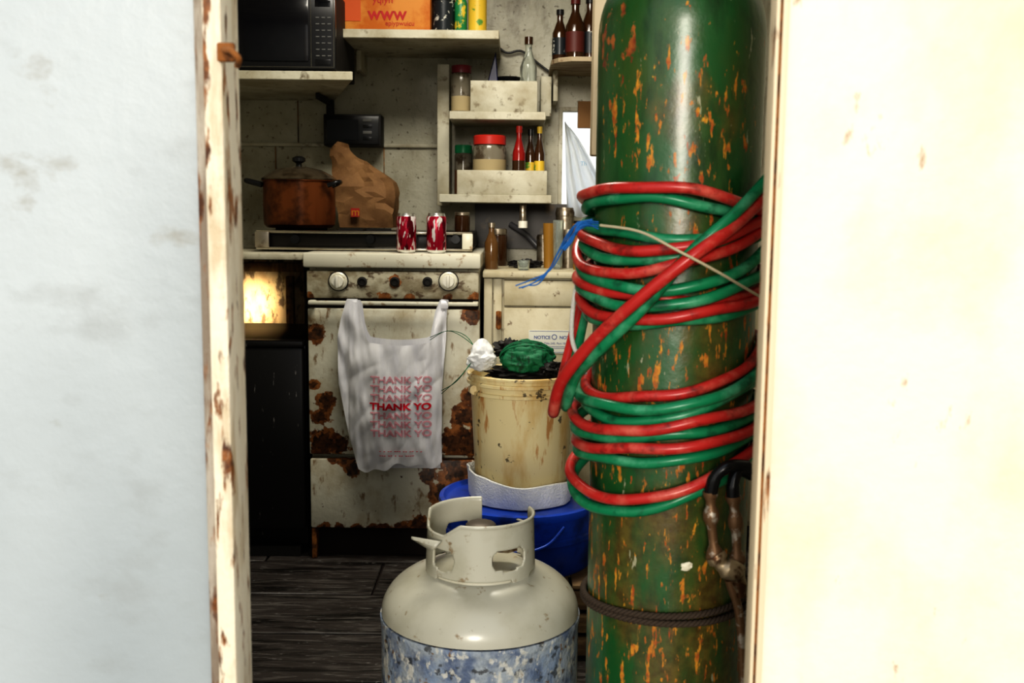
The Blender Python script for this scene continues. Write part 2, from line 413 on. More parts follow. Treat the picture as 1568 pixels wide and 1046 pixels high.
for k, (dz, til) in enumerate(((0, .0), (.011, .004))):
    zc = P(1050, 972, CY-CR).z+dz
    for s in range(3):
        pts = []
        for i in range(360):
            t = 2*math.pi*i/360; w = t*34+s*2.094; r = CR+.0062+.0026*math.cos(w)
            pts.append((CX+r*math.cos(t), CY+r*math.sin(t), zc+.002*math.sin(2*t)+til*math.cos(t)+.0026*math.sin(w)+.006*math.cos(t)))
        rp.append(tube('strand', pts, .0026, m_rope, True, res=2))
grp('rope', [join('tied_rope', rp)])
m_cord = simple('cord_beige', (.50, .44, .30), .8)
tube('beige_cord', cylpath([(938, 352, D), (1000, 362, D+.002), (1060, 392, D+.020), (1120, 424, D+.016), (1185, 462, D+.004), (1215, 478, D)]), .0020, m_cord)
m_blue = simple('twine_blue', (.015, .13, .38), .7)
tw = []
for k in range(7):
    j = lambda: random.uniform(-6, 6)
    if k < 4: tw.append(tube('twine', spl([P(935, 352+j(), 1.34), P(905, 352+j(), 1.33), P(888+j(), 368+j(), 1.34), P(878+j(), 392, 1.35), P(858, 425+j(), 1.36), P(838+2*j(), 438+j(), 1.36), P(822+3*j(), 448+2*j(), 1.36)], 8), .0009, m_blue))
    else: tw.append(tube('twine', spl([P(925, 348+j(), 1.34), P(905+j(), 356+j(), 1.33), P(892+j(), 372+j(), 1.335), P(880+2*j(), 386+j(), 1.34)], 8), .0018, m_blue))
grp('blue_twine', tw)
tube('white_rope', spl([P(902, 440, 1.50), P(896, 475, 1.50), P(893, 520, 1.50), P(898, 545, 1.50), P(907, 560, 1.49), P(914, 585, 1.48)], 8), .0035, mat('rope_white', (.75, .74, .68), .8, bump=(400, .8)))

# ------------------------------------------------------------------ propane tank
TX, TY, TR = P(750, 1000, 1.62).x, 1.62, .1615
m_tank = mat('tank_enamel', (.50, .485, .405), .30, coat=.25, layers=[
    dict(col=(.35, .33, .24), scale=9, lo=.46, hi=.72, amt=.65), dict(col=(.22, .14, .06), scale=45, lo=.61, hi=.69, amt=.8)], bump=(30, .12, .002))
m_tanklow = mat('tank_peeling', (.38, .42, .46), .5, layers=[
    dict(col=(.10, .14, .24), scale=(34, 34, 22), lo=.42, hi=.60, amt=.85), dict(col=(.28, .36, .50), scale=14, lo=.50, hi=.6, amt=.7),
    dict(col=(.05, .05, .05), scale=46, lo=.58, hi=.63, amt=.8), dict(col=(.62, .61, .56), scale=(50, 50, 36), lo=.55, hi=.60, amt=.9), dict(col=(.22, .13, .06), scale=50, lo=.62, hi=.68)], bump=(55, .9, .005))
zs = .372
bodyp = [(0, .03), (.10, .03), (.145, .05), (TR, .10), (TR, zs-.012), (TR+.002, zs-.008), (TR+.002, zs)]
top = [(TR, zs+.002)]
for i in range(1, 15):
    a = i/14*math.pi/2; top.append((TR*math.cos(a)**.75 if i < 14 else 0, zs+.004+.078*math.sin(a)))
tk = [lathe('tank_shell', bodyp+[(0.1, zs)], (TX, TY, 0), m_tanklow, 96), lathe('tank_dome', top, (TX, TY, 0), m_tank, 96),
      lathe('foot_ring', [(.10, 0), (.105, 0), (.115, .05), (.11, .05), (.10, 0)], (TX, TY, 0), m_tank, 64)]
bm = bmesh.new(); NA, NZ = 220, 30; RC = .088; zc0, zc1 = .427, .540
grid = {}
for i in range(NA+1):
    for j in range(NZ+1):
        dg = (i/NA-.5)*316-22; ang = math.radians(dg-90)
        z = zc0+(zc1-zc0)*j/NZ
        if j/NZ > .6: z -= (j/NZ-.6)/.4*.022*max(0, min(1, (-20-dg)/20))*max(0, min(1, (dg+100)/15))
        r = RC-.004*(j/NZ)+(.004 if j == NZ else 0)
        grid[i, j] = bm.verts.new((TX+r*math.cos(ang), TY+r*math.sin(ang), z))
def hole(deg, h):
    for c, w, z0, z1 in ((34, 20, .466, .500), (-42, 15, .462, .496), (128, 20, .47, .505), (-150, 16, .47, .5)):
        zz = (h-(z0+z1)/2)/((z1-z0)/2); dd = (deg-c)/w
        if abs(dd)**3+abs(zz)**3 < 1: return True
    return False
for i in range(NA):
    for j in range(NZ):
        ang = (i/NA-.5)*316+158/NA-22; h = zc0+(zc1-zc0)*(j+.5)/NZ
        if hole(ang, h): continue
        if h < .449 and min(abs(ang-a) for a in (-64, 50, -150, 115)) > 9+ (h-.427)*250: continue
        if (ang > 112) and h > .51: continue
        bm.faces.new((grid[i, j], grid[i+1, j], grid[i+1, j+1], grid[i, j+1]))
for v in [v for v in bm.verts if not v.link_faces]: bm.verts.remove(v)
col = fin('collar', bm, m_tank, True, 60)
s = col.modifiers.new('s', 'SMOOTH'); s.iterations = 4; s.factor = .4
s = col.modifiers.new('t', 'SOLIDIFY'); s.thickness = .0045; s.offset = 0
tk.append(col)
bm = bmesh.new(); rows = []
for t in range(9):
    f = t/8; a = P(690-46*f, 846-8*f, 1.545+.02*f); b = P(676-31*f, 860-20*f, 1.552+.02*f)
    rows.append([bm.verts.new(a), bm.verts.new((a+b)/2+Vector((0, -.004, 0))), bm.verts.new(b)])
for a, b in zip(rows, rows[1:]):
    for k in range(2): bm.faces.new((a[k], a[k+1], b[k+1], b[k]))
fo = fin('torn_flap', bm, m_tank)
s = fo.modifiers.new('t', 'SOLIDIFY'); s.thickness = .003; tk.append(fo)
tk += [lathe('valve_stem', [(0, .44), (.020, .44), (.020, .47), (.014, .475), (.014, .50), (.018, .502), (.018, .508), (0, .509)], (TX, TY, 0), m_brass, 24),
       lathe('valve_knob', [(0, .506), (.022, .507), (.025, .511), (.025, .518), (.020, .521), (0, .521)], (TX, TY, 0), mat('valve_grey', (.12, .10, .08), .5, .5), 10),
       lathe('valve_outlet', [(0, 0), (.016, 0), (.018, .03), (.014, .045), (0, .045)], (TX+.015, TY, .488), m_brass, 20, 'X')]
grp('propane_tank', tk)

# ------------------------------------------------------------------ crate + blue tub + bucket
BX, BY = P(815, 680, 2.45).x, 2.45
m_crate = mat('crate_wood', (.14, .09, .05), .8, layers=[dict(col=(.28, .19, .10), scale=(8, 8, 60), lo=.5, hi=.65)], bump=(40, .5))
cr = []
for k in range(3): 
    z = .012+k*.055
    cr += [box('slat', BX-.19, BX+.19, BY-.20, BY-.188, z, z+.045, m_crate, .002), box('slat', BX-.19, BX+.19, BY+.188, BY+.20, z, z+.045, m_crate, .002),
           box('slat', BX-.19, BX-.178, BY-.188, BY+.188, z, z+.045, m_crate, .002), box('slat', BX+.178, BX+.19, BY-.188, BY+.188, z, z+.045, m_crate, .002)]
for sx in (-1, 1):
    for sy in (-1, 1): cr.append(box('post', BX+sx*.165-.012, BX+sx*.165+.012, BY+sy*.175-.012, BY+sy*.175+.012, 0, .17, m_crate, .002))
for k in range(5): cr.append(box('top_slat', BX-.19+k*.077, BX-.19+k*.077+.07, BY-.20, BY+.20, .17, .18, m_crate, .002))
grp('wooden_crate', cr)
m_tub = mat('blue_plastic', (.010, .07, .48), .28, layers=[dict(col=(.006, .03, .18), scale=12, lo=.48, hi=.66)])
BX2 = P(812, 840, 2.45).x
grp('blue_tub', [lathe('tub', [(0, .18), (.176, .18), (.181, .19), (.186, .25), (.187, .258), (.193, .260), (.193, .271), (.188, .274), (.190, .318), (.198, .320), (.200, .328), (.198, .337), (.188, .339), (.184, .333), (.18, .330), (0, .330)], (BX2, BY, 0), m_tub, 96)]
    + [tube('tub_handle', spl([(BX2-.1, BY-.178, .31), (BX2-.06, BY-.205, .275), (BX2, BY-.216, .262), (BX2+.06, BY-.205, .275), (BX2+.1, BY-.178, .31)], 8), .004, m_tub)])
m_weave = mat('woven_plastic', (.88, .89, .89), .45, layers=[dict(col=(.76, .78, .78), scale=30, lo=.4, hi=.6, amt=.6)])
nt = m_weave.node_tree; tcn = nt.nodes.new('ShaderNodeTexCoord'); vo = nt.nodes.new('ShaderNodeTexVoronoi'); vo.inputs['Scale'].default_value = 200
bn = nt.nodes.new('ShaderNodeBump'); bn.inputs['Strength'].default_value = .6; bn.inputs['Distance'].default_value = .003
nt.links.new(tcn.outputs['Object'], vo.inputs['Vector']); nt.links.new(vo.outputs['Distance'], bn.inputs['Height']); nt.links.new(bn.outputs[0], nt.nodes['Principled BSDF'].inputs['Normal'])
bm = bmesh.new(); rings = []
pr = [(.118, .332), (.124, .333), (.127, .345), (.129, .37), (.132, .388), (.129, .390), (.122, .375), (.115, .338)]
for r, z in pr:
    ring_ = []
    for i in range(96):
        t = 2*math.pi*i/96; lift = .022*max(0, math.cos(t-math.radians(190)))**3 if z > .36 else 0
        ring_.append(bm.verts.new((BX+(r+.0025*math.sin(t*9)+.0015*math.sin(t*17))*math.cos(t), BY+(r+.0025*math.sin(t*7))*math.sin(t), z+lift+(.002*math.sin(t*5) if z > .36 else 0))))
    rings.append(ring_)
for a, b in zip(rings, rings[1:]):
    for i in range(96): bm.faces.new((a[i], a[(i+1) % 96], b[(i+1) % 96], b[i]))
fin('woven_mat', bm, m_weave, True, 60)
m_buck = mat('bucket_plastic', (.68, .59, .36), .36, layers=[
    dict(col=(.52, .33, .11), scale=(16, 16, 5), lo=.45, hi=.63, amt=.75), dict(col=(.40, .16, .03), scale=(40, 40, 9), lo=.59, hi=.67, amt=.8),
    dict(col=(.05, .04, .03), scale=28, lo=.63, hi=.66, amt=.85)], bump=(20, .15))
zt = .638; zbk = .334
bk = [lathe('bucket_wall', [(0, zbk), (.106, zbk), (.110, zbk+.006), (.124, zt-.045), (.131, zt-.043), (.131, zt-.036), (.126, zt-.034), (.127, zt-.022), (.134, zt-.02), (.134, zt-.013), (.128, zt-.011), (.129, zt-.003), (.133, zt-.002), (.133, zt+.003), (.128, zt+.005), (.123, zt), (.120, zt-.03), (0, zt-.03)], (BX, BY, 0), m_buck, 96),
      lathe('handle_lug', [(0, 0), (.012, 0), (.012, .012), (0, .012)], (BX-.112, BY-.052, zt-.032), m_buck, 20, 'Y')]
grp('plastic_bucket', bk)
# green cloth bundle with loose strands, white bag end
gc = P(824, 560, 2.43)
m_gy = mat('green_cloth', (.010, .15, .065), .6, layers=[dict(col=(.003, .05, .022), scale=(90, 90, 40), lo=.5, hi=.62)], bump=((60, 60, 200), .6, .003))
blb = blob('bundle', gc, (.062, .050, .040), m_gy, .07, 1.5, 6, 5, ridge=.10, ang=50)
lz = []
for k in range(2):
    lz.append(tube('loose_strand', spl([P(672, 527+k*4, 2.86), P(700, 517, 2.7), P(728+k*4, 525+k*8, 2.5), P(742, 552, 2.42), P(722-k*6, 585+k*8, 2.36), P(690, 615-k*5, 2.60)], 10), .0009, m_gy))
for k in range(5):
    pts = []
    for i in range(40):
        t = math.pi*i/39; a = .3*k-.6; v = Vector((math.cos(t), -math.sin(a+.3)*math.sin(t), math.cos(a)*math.sin(t)))
        pts.append((gc.x+v.x*.066, gc.y+v.y*.053, gc.z+v.z*.045))
    lz.append(tube('yarn', pts, .0018, m_gy, res=1))
grp('green_cloth_bundle', [blb]+lz)
m_cloth = mat('white_film', (.82, .83, .84), .38, translucent=.2, bump=(60, .5, .006))
wc = P(754, 560, 2.39)
blob('white_plastic_wrap', (wc.x, wc.y, wc.z), (.034, .034, .028), m_cloth, .10, 1.3, 14, 5, ridge=.07, ang=60, peak=.55)
dk = [blob('a', P(794, 546, 2.47), (.030, .03, .022), m_blackm, .3, 3, 5), blob('b', P(862, 576, 2.40), (.030, .035, .016), m_blackm, .3, 3, 9), blob('c', P(820, 574, 2.42)+Vector((0, .04, -.018)), (.09, .07, .016), m_blackm, .2, 3, 2)]
join('dark_rags', dk)

# ------------------------------------------------------------------ stove
R1 = [pb(*b) for b in ((492, 520, 22), (508, 628, 22), (503, 648, 22), (490, 600, 12), (505, 690, 32), (530, 696, 24), (736, 490, 20), (726, 650, 26), (732, 690, 40), (705, 694, 28),
      (738, 620, 20), (668, 708, 18), (600, 710, 14), (745, 660, 28), (575, 706, 12))]
R2 = [pb(*b) for b in ((550, 730, 20), (536, 720, 14), (712, 732, 40), (730, 768, 46), (695, 772, 34), (706, 806, 42), (655, 822, 26), (600, 830, 20), (560, 830, 18),
      (505, 828, 18), (668, 742, 20), (630, 828, 18), (520, 716, 12), (530, 826, 14), (580, 828, 14))]
R3 = [pb(*b) for b in ((600, 466, 14), (640, 466, 12), (700, 466, 10), (742, 464, 14), (484, 462, 8), (618, 440, 12))]
def stove_paint(n, R, k=1.5, base=(.62, .60, .50)):
    return mat(n, base, .4, layers=[dict(col=(.38, .31, .19), scale=9, lo=.46, hi=.68, amt=.8), dict(col=(.22, .13, .06), scale=(45, 45, 18), lo=.58, hi=.68, amt=.85),
        dict(col=RUST, scale=34, detail=7, blobs=R, k=k, cscale=45), dict(col=DARKR, scale=50, detail=6, blobs=[(c, r*.8) for c, r in R], k=2.2, lo=.42, hi=.5)], bump=(50, .3))
m_sd = stove_paint('stove_door_paint', R1); m_sw = stove_paint('stove_drawer_paint', R2)
m_sp = mat('stove_panel_paint', (.48, .45, .35), .45, layers=[dict(col=(.22, .18, .11), scale=(14, 14, 22), lo=.40, hi=.60, amt=.85), dict(col=(.09, .05, .025), scale=(40, 40, 60), lo=.54, hi=.64, amt=.85),
       dict(col=RUST, scale=34, detail=7, blobs=R3, k=1.5, cscale=45)], bump=(50, .3))
m_st = mat('stove_top_enamel', (.64, .62, .52), .3, layers=[dict(col=(.28, .17, .08), scale=35, lo=.57, hi=.65, amt=.75)])
sx0, sx1 = P(480, 600, YS).x, P(749, 600, YS).x
ZT = P(610, 396, YS-.01).z
st = [box('body', sx0+.004, sx1-.004, YS+.036, 3.54, .10, ZT-.03, m_sd, .003),
      box('cooktop', sx0-.006, sx1+.002, YS-.012, 3.56, ZT-.042, ZT, m_st, .006),
      pbox('control_panel', 479, 424, 748, 467, YS-.004, YS+.035, m_sp, .004),
      pbox('gap', 482, 466, 748, 482, YS+.02, YS+.036, m_dark, 0),
      pbox('oven_door', 482, 483, 749, 711, YS-.002, YS+.034, m_sd, .005),
      pbox('drawer', 485, 718, 748, 826, YS-.002, YS+.034, m_sw, .005),
      pbox('toe_kick', 490, 826, 748, 884, YS+.05, YS+.07, m_dark, 0),
      box('toe_base', sx0+.01, sx1-.01, YS+.055, 3.5, 0, .11, m_blackm)]
lx = P(492, 850, YS).x
st.append(box('leg_strip', lx-.010, lx+.004, YS+.005, YS+.05, 0, P(500, 826, YS).z, m_rust, .002))
zh = P(612, 474, YS-.03).z
st += [box('handle_bar', sx0+.012, sx1-.004, YS-.038, YS-.026, zh-.006, zh+.006, m_st, .004),
       box('handle_lug', sx0+.012, sx0+.03, YS-.03, YS, zh-.006, zh+.006, m_st, .002), box('handle_lug', sx1-.02, sx1-.004, YS-.03, YS, zh-.006, zh+.006, m_st, .002)]
for kx in (529, 701):
    c = P(kx, 439, YS-.004)
    st += [lathe('knob_dial', [(0, 0), (.026, 0), (.026, .006), (.022, .009), (0, .009)], (c.x, c.y, c.z), m_st, 32, 'Y'),
           lathe('knob_hub', [(.0, .009), (.017, .009), (.016, .022), (0, .022)], (c.x, c.y, c.z), m_white, 24, 'Y'),
           box('knob_grip', c.x-.004, c.x+.004, c.y-.034, c.y-.018, c.z-.018, c.z+.018, m_white, .002)]
    st.append(lathe('knob_ring', [(.0262, 0), (.029, 0), (.029, .004), (.0262, .004)], (c.x, c.y, c.z), m_blackm, 32, 'Y'))
for kx in (566, 617, 668):
    c = P(kx, 440, YS-.004)
    st.append(lathe('missing_knob_hole', [(0, .004), (.008, .004), (.008, .0), (.014, 0), (.014, .0055), (.009, .007), (.008, .004)], (c.x, c.y, c.z), m_blackm, 24, 'Y'))
grp('gas_stove', st)

box('side_counter', -1.29, sx0-.007, YS+.0, 3.58, ZT-.022, ZT-.004, m_shelf, .003)
fz = P(430, 536, YS).z; fx1 = P(482, 700, YS).x-.012
m_fr = mat('fridge_black', (.010, .009, .009), .30, layers=[dict(col=(.2, .19, .18), scale=(90, 90, 14), lo=.66, hi=.69)])
grp('mini_fridge', [box('cabinet', fx1-.46, fx1, YS+.045, 3.46, .03, fz, m_fr, .006), box('door', fx1-.46, fx1, YS, YS+.04, .09, fz-.012, m_fr, .01),
                    box('top_trim', fx1-.46, fx1, YS-.004, YS+.05, fz-.012, fz+.006, m_fr, .004), box('base', fx1-.44, fx1-.02, YS+.02, 3.4, 0, .03, m_blackm),
                    box('door_handle', fx1-.44, fx1-.425, YS-.03, YS, .3, .55, m_black, .003)])
grp('trim_6', [pbox('upright', 447, 432, 458, 534, 3.47, 3.499, m_wood), pbox('rail', 300, 410, 474, 424, 3.475, 3.499, m_wood)])

# ------------------------------------------------------------------ tabletop burner
Zb = ZT+.001; bx0, bx1 = P(400, 370, 3.05).x, P(738, 370, 3.05).x
zb1 = P(560, 361, 3.05).z
m_bd = mat('burner_enamel', (.012, .010, .009), .3)
tb = [box('pan', bx0, bx1, 3.060, 3.47, Zb+.008, zb1-.012, m_bd, .003), box('top_rail', bx0, bx1, 3.050, 3.060, zb1-.008, zb1, m_silver, .002),
      box('bottom_rail', bx0, bx1, 3.046, 3.058, Zb+.002, Zb+.010, m_silver, .002), box('top_plate', bx0, bx1, 3.060, 3.47, zb1-.012, zb1-.002, m_bd, .002),
      box('end_cap', bx0-.002, bx0+.04, 3.04, 3.05, Zb+.008, zb1-.004, m_steel, .003), box('end_cap', bx1-.03, bx1+.002, 3.04, 3.05, Zb+.008, zb1-.004, m_st, .003)]
for px in (460, 578, 712):
    c = P(px, 374, 3.045); tb.append(lathe('burner_knob', [(0, 0), (.015, 0), (.013, .014), (0, .014)], (c.x, 3.060, c.z), m_black, 20, 'Y'))
for px in (470, 570):
    c = P(px, 374, 3.2).x
    tb += [box('grate_arm', c-.08, c+.08, 3.21, 3.218, zb1-.002, zb1+.006, m_blackm), box('grate_arm', c-.004, c+.004, 3.13, 3.30, zb1-.002, zb1+.006, m_blackm)]
for x in (bx0+.02, bx1-.02):
    for y in (3.08, 3.42): tb.append(lathe('foot', [(0, 0), (.01, 0), (.01, .009), (0, .009)], (x, y, ZT), m_black, 12))
grp('tabletop_burner', tb)
ZG = zb1+.006

# pot
m_copper = mat('pot_copper', (.22, .075, .025), .28, .6, layers=[dict(col=(.045, .018, .008), scale=12, lo=.46, hi=.66)])
m_pl = mat('pot_lid', (.20, .16, .11), .25, .7, layers=[dict(col=(.06, .04, .02), scale=20, lo=.48, hi=.7)])
pc = P(468, 320, 3.2); pz1 = P(468, 284, 3.2).z; prr = .110
pt = [lathe('pot_body', [(0, ZG), (prr-.012, ZG), (prr-.002, ZG+.01), (prr, ZG+.03), (prr, pz1), (prr+.005, pz1+.002), (prr+.003, pz1+.004), (prr-.005, pz1+.003), (prr-.005, ZG+.02), (0, ZG+.012)], (pc.x, 3.2, 0), m_copper, 64),
      lathe('pot_lid', [(prr+.004, pz1+.005), (prr+.005, pz1+.009), (prr-.01, pz1+.02), (.07, pz1+.036), (.03, pz1+.045), (0, pz1+.047)], (pc.x, 3.2, 0), m_pl, 64),
      lathe('lid_knob', [(0, pz1+.045), (.010, pz1+.046), (.008, pz1+.056), (.02, pz1+.062), (.02, pz1+.072), (.01, pz1+.078), (0, pz1+.079)], (pc.x, 3.2, 0), m_black, 24),
      tube('side_handle', spl([(pc.x-prr+.004, 3.22, pz1-.012), (pc.x-prr-.035, 3.215, pz1-.002), (pc.x-prr-.05, 3.19, pz1+.002), (pc.x-prr-.035, 3.165, pz1-.002), (pc.x-prr+.004, 3.16, pz1-.012)], 6), .008, m_black),
      tube('side_handle', spl([(pc.x+prr-.004, 3.18, pz1-.012), (pc.x+prr+.02, 3.175, pz1-.002), (pc.x+prr+.02, 3.135, pz1-.002), (pc.x+prr-.010, 3.13, pz1-.012)], 6), .007, m_black)]
grp('cooking_pot', pt)

# paper bag
m_kraft = mat('kraft_paper', (.22, .12, .052), .8, layers=[dict(col=(.31, .18, .08), scale=9, lo=.45, hi=.65), dict(col=(.12, .06, .025), scale=12, lo=.56, hi=.7, amt=.6)], bump=(18, .5, .008))
YBG = 3.385; keys = []
for py, l, r, d in ((350, 535, 617, .055), (334, 532, 618, .058), (316, 528, 620, .060), (300, 526, 621, .058), (284, 525, 616, .050), (270, 523, 600, .038), (258, 520, 580, .028), (246, 516, 560, .018), (234, 516, 547, .010), (223, 527, 542, .006)):
    a = P(l, py, YBG); b = P(r, py, YBG); keys.append((a.z, a.x, b.x, YBG+.005, d))
keys[0] = (ZG,)+keys[0][1:]
pbg = folded_bag('paper', keys, m_kraft, .010)
c = P(556, 333, YBG-.075)
lg = box('logo', c.x-.016, c.x+.012, YBG-.076, YBG-.0745, c.z-.012, c.z+.016, simple('logo_red', (.35, .03, .02), .7), 0)
lt = text('logo_arches', 'm', .036, c.x-.015, YBG-.0765, c.z-.008, simple('logo_yellow', (.5, .22, .02), .6))
grp('paper_bag', [pbg, lg, lt])

# soda cans
m_can = mat('can_red', (.36, .008, .035), .25, .35, layers=[dict(col=(.10, .0, .01), scale=(40, 40, 14), lo=.53, hi=.58), dict(col=(.80, .74, .74), scale=(85, 85, 22), lo=.575, hi=.595, detail=2)])
m_alu = simple('aluminium', (.75, .75, .75), .3, 1.)
for px in (635, 682):
    c = P(px, 392, 2.965); h = P(px, 333, 2.965).z-ZT; r = .0285
    o = lathe('can_shell', [(0, .004), (.018, .004), (.021, 0), (.023, .001), (r, .010), (r, h-.014), (r-.002, h-.009), (.0235, h-.002), (.0235, h), (.0215, h), (.0215, h-.004), (0, h-.004)], (c.x, 2.965, ZT), [m_can, m_alu], 40, mfun=lambda k: 0 if k in (4, 5) else 1)
    grp('soda_can', [o, box('pull_tab', c.x-.004, c.x+.006, 2.955, 2.972, ZT+h-.004, ZT+h-.002, m_alu, .0005)])

# ------------------------------------------------------------------ plastic bag on the oven handle
def interp(t, tab):
    for (a, va), (b, vb) in zip(tab, tab[1:]):
        if t <= b: 
            f = (t-a)/(b-a); f = max(0, min(1, f)); return va+(vb-va)*f
    return tab[-1][1]
Lt = [(468, 541), (500, 532), (530, 527), (600, 529), (680, 545), (738, 562)]
Rt = [(468, 700), (500, 697), (530, 697), (600, 691), (690, 690), (738, 691)]
zlow = P(625, 735, 2.88).z; ztop = P(620, 468, 2.88).z
xl0 = P(545, 640, 2.88).x; xr0 = P(691, 640, 2.88).x
def bagy(x, z):
    u = max(0, min(1, (x-xl0)/(xr0-xl0))); v = max(0, min(1, (z-zlow)/(ztop-zlow)))
    b = .046*math.sin(math.pi*u)**.6*math.sin(math.pi*min(1, (1-v)*.9+.02))**.7
    ctr = math.sin(math.pi*u)
    w = (.010-.006*ctr)*noise.noise(Vector((x*26+z*9, z*5, 1)))+(.007-.0055*ctr)*noise.noise(Vector((x*60, z*16, 4)))+.003*(1-2*abs(noise.noise(Vector((x*16-z*14, z*9, 7)))))
    return 2.882-b+w
def smooth(t): t = max(0, min(1, t)); return t*t*(3-2*t)
def topy(u):
    if u < .1: return 468
    if u < .32: return 468+66*smooth((u-.1)/.22)
    if u < .86: return 534+4*math.sin((u-.32)/.54*math.pi)
    if u < .93: return 468+66*smooth((.93-u)/.07)
    return 468
bm = bmesh.new(); NU, NV = 120, 100; g = []
for i in range(NU+1):
    u = i/NU; c = []
    for j in range(NV+1):
        t = topy(u); bot = 733-10*u+4*math.sin(u*9)+3*math.sin(u*23); py = bot+(t-bot)*j/NV
        px = interp(py, Lt)+(interp(py, Rt)-interp(py, Lt))*u
        p = P(px, py, 2.88); c.append(bm.verts.new((p.x, bagy(p.x, p.z), p.z)))
    g.append(c)
for i in range(NU):
    for j in range(NV): bm.faces.new((g[i][j], g[i+1][j], g[i+1][j+1], g[i][j+1]))
m_bag = mat('bag_plastic', (.80, .80, .83), .24, layers=[dict(col=(.66, .66, .71), scale=(22, 22, 6), lo=.42, hi=.6, amt=.8)], translucent=.10, bump=((40, 40, 12), .35, .003))
bag = fin('bag_front', bm, m_bag, True, 70)
bm = bmesh.new(); g = []
for i in range(31):
    u = i/30; c = []
    for j in range(31):
        t = topy(u)-8 if .1 < u < .93 else 468; py = 730+(max(t, 468)-730)*j/30; px = interp(py, Lt)+2+(interp(py, Rt)-4-interp(py, Lt))*u
        p = P(px, py, 2.90); c.append(bm.verts.new((p.x, 2.8905 if j < 30 or .1 < u < .93 else 2.889, p.z)))
    g.append(c)
for i in range(30):
    for j in range(30): bm.faces.new((g[i][j], g[i+1][j], g[i+1][j+1], g[i][j+1]))
bagb = fin('bag_back', bm, m_bag, True, 70)
m_red = simple('print_red', (.58, .006, .03), .5); m_pink = simple('print_pink', (.62, .06, .12), .5)
bt = [bag, bagb]
yfo = lambda x, z: bagy(x, z)-.0016
for k, py in enumerate((597, 611, 625, 653, 667, 681)):
    p = P(579, py, 2.85); bt.append(text('print_outline', 'THANK YO', .0265, p.x, 0, p.z-.001, m_pink, .0005, yf=yfo, sx=1.27))
p = P(578, 639, 2.85); bt.append(text('print_bold', 'THANK YO', .0265, p.x, 0, p.z, m_red, yf=yfo, sx=1.27, bold=.0010))
for py, s in ((712, '- - -- --- -- -- - -'), (719, '--- -- - -- ----')):
    p = P(592, py-6, 2.85); bt.append(text('print_small', s, .02, p.x, 0, p.z-.004, m_red, yf=yfo, sx=1.))
for px0, px1 in ((541, 557), (689, 700)):
    a = P(px0, 470, 2.88).x; b = P(px1, 470, 2.88).x
    bm = bmesh.new(); path = [(2.884, zh-.012), (2.882, zh), (2.884, zh+.009), (2.895, zh+.012), (2.909, zh+.010), (2.912, zh), (2.911, zh-.01)]
    vs = [[bm.verts.new((x, y, z)) for y, z in path] for x in (a, (a+b)/2, b)]
    for i in range(2):
        for j in range(len(path)-1): bm.faces.new((vs[i][j], vs[i+1][j], vs[i+1][j+1], vs[i][j+1]))
    bt.append(fin('handle_loop', bm, m_bag, True, 80))
grp('plastic_shopping_bag', bt)

# ------------------------------------------------------------------ right base cabinet
YC = 3.02
m_cab = mat('cabinet_paint', (.50, .46, .34), .5, layers=[dict(col=(.34, .28, .16), scale=8, lo=.46, hi=.68, amt=.7), dict(col=(.12, .07, .035), scale=35, lo=.61, hi=.68, amt=.8)], bump=(40, .3))
cx0 = P(752, 600, YC).x+.006; zct = P(830, 424, YC).z
zr = P(830, 436, YC).z
cb = [box('carcass', cx0, .79, YC+.02, 3.58, .08, zct-.02, m_cab, .002), box('counter', cx0-.004, .79, YC-.012, 3.58, zct-.02, zct, m_cab, .004),
      box('plinth', cx0+.01, .79, YC+.06, 3.5, 0, .08, m_dark), box('stile', cx0, P(768, 600, YC).x, YC+.002, YC+.02, .09, zct-.022, m_cab, .002),
      box('stile_inner', P(770, 600, YC).x, P(783, 600, YC).x, YC+.006, YC+.02, .09, zct-.022, m_cab, .002),
      box('top_rail', P(786, 600, YC).x, .78, YC+.002, YC+.02, zr, zct-.022, m_cab, .002),
      box('door_upper', P(786, 600, YC).x, .33, YC-.004, YC+.02, P(830, 478, YC).z, zr-.004, m_cab, .003),
      box('door_lower', P(786, 600, YC).x, .33, YC-.006, YC+.02, .1, P(830, 481, YC).z, m_cab, .003),
      box('door_far', .335, .78, YC-.004, YC+.02, .1, zr-.004, m_cab, .003)]
hc = P(779, 500, YC-.01)
cb += [box('hinge', hc.x-.008, hc.x+.008, YC-.012, YC+.004, hc.z-.025, hc.z+.025, m_rust, .002), tube('hinge_pin', [(hc.x, YC-.014, hc.z-.027), (hc.x, YC-.014, hc.z+.027)], .004, m_rust)]
grp('base_cabinet', cb)
m_ink = simple('ink_blue', (.04, .07, .25), .6)
nx0, nx1, nz0, nz1 = ext(826, 516, 906, 552, YC-.008)
ns = [box('paper', nx0, nx1, YC-.0085, YC-.0068, nz0, nz1, simple('notice_paper', (.62, .62, .55), .6), 0)]
w = nx1-nx0
ns += [text('heading', 'NOTICE', .0135, nx0+w*.10, YC-.0088, nz1-.026, m_ink, extr=.0001, bold=.0003), text('heading', 'NOTICE', .0135, nx0+w*.60, YC-.0088, nz1-.026, m_ink, extr=.0001, bold=.0003),
       text('subheading', 'Title 245, Part 18', .009, nx0+w*.30, YC-.0088, nz1-.042, m_ink, extr=.0001),
       lathe('seal', [(.006, 0), (.008, 0), (.008, .0006), (.006, .0006)], (nx0+w*.5, YC-.0086, nz1-.020), m_ink, 24, 'Y')]
for k in range(2): ns.append(box('line', nx0+w*.1, nx0+w*.9, YC-.009, YC-.0086, nz1-.049-k*.005, nz1-.048-k*.005, m_ink))
ns += [box('border', nx0+.003, nx1-.003, YC-.009, YC-.0086, zz-.0005, zz+.0005, m_ink) for zz in (nz0+.003, nz1-.003)]
grp('notice_sign', ns)

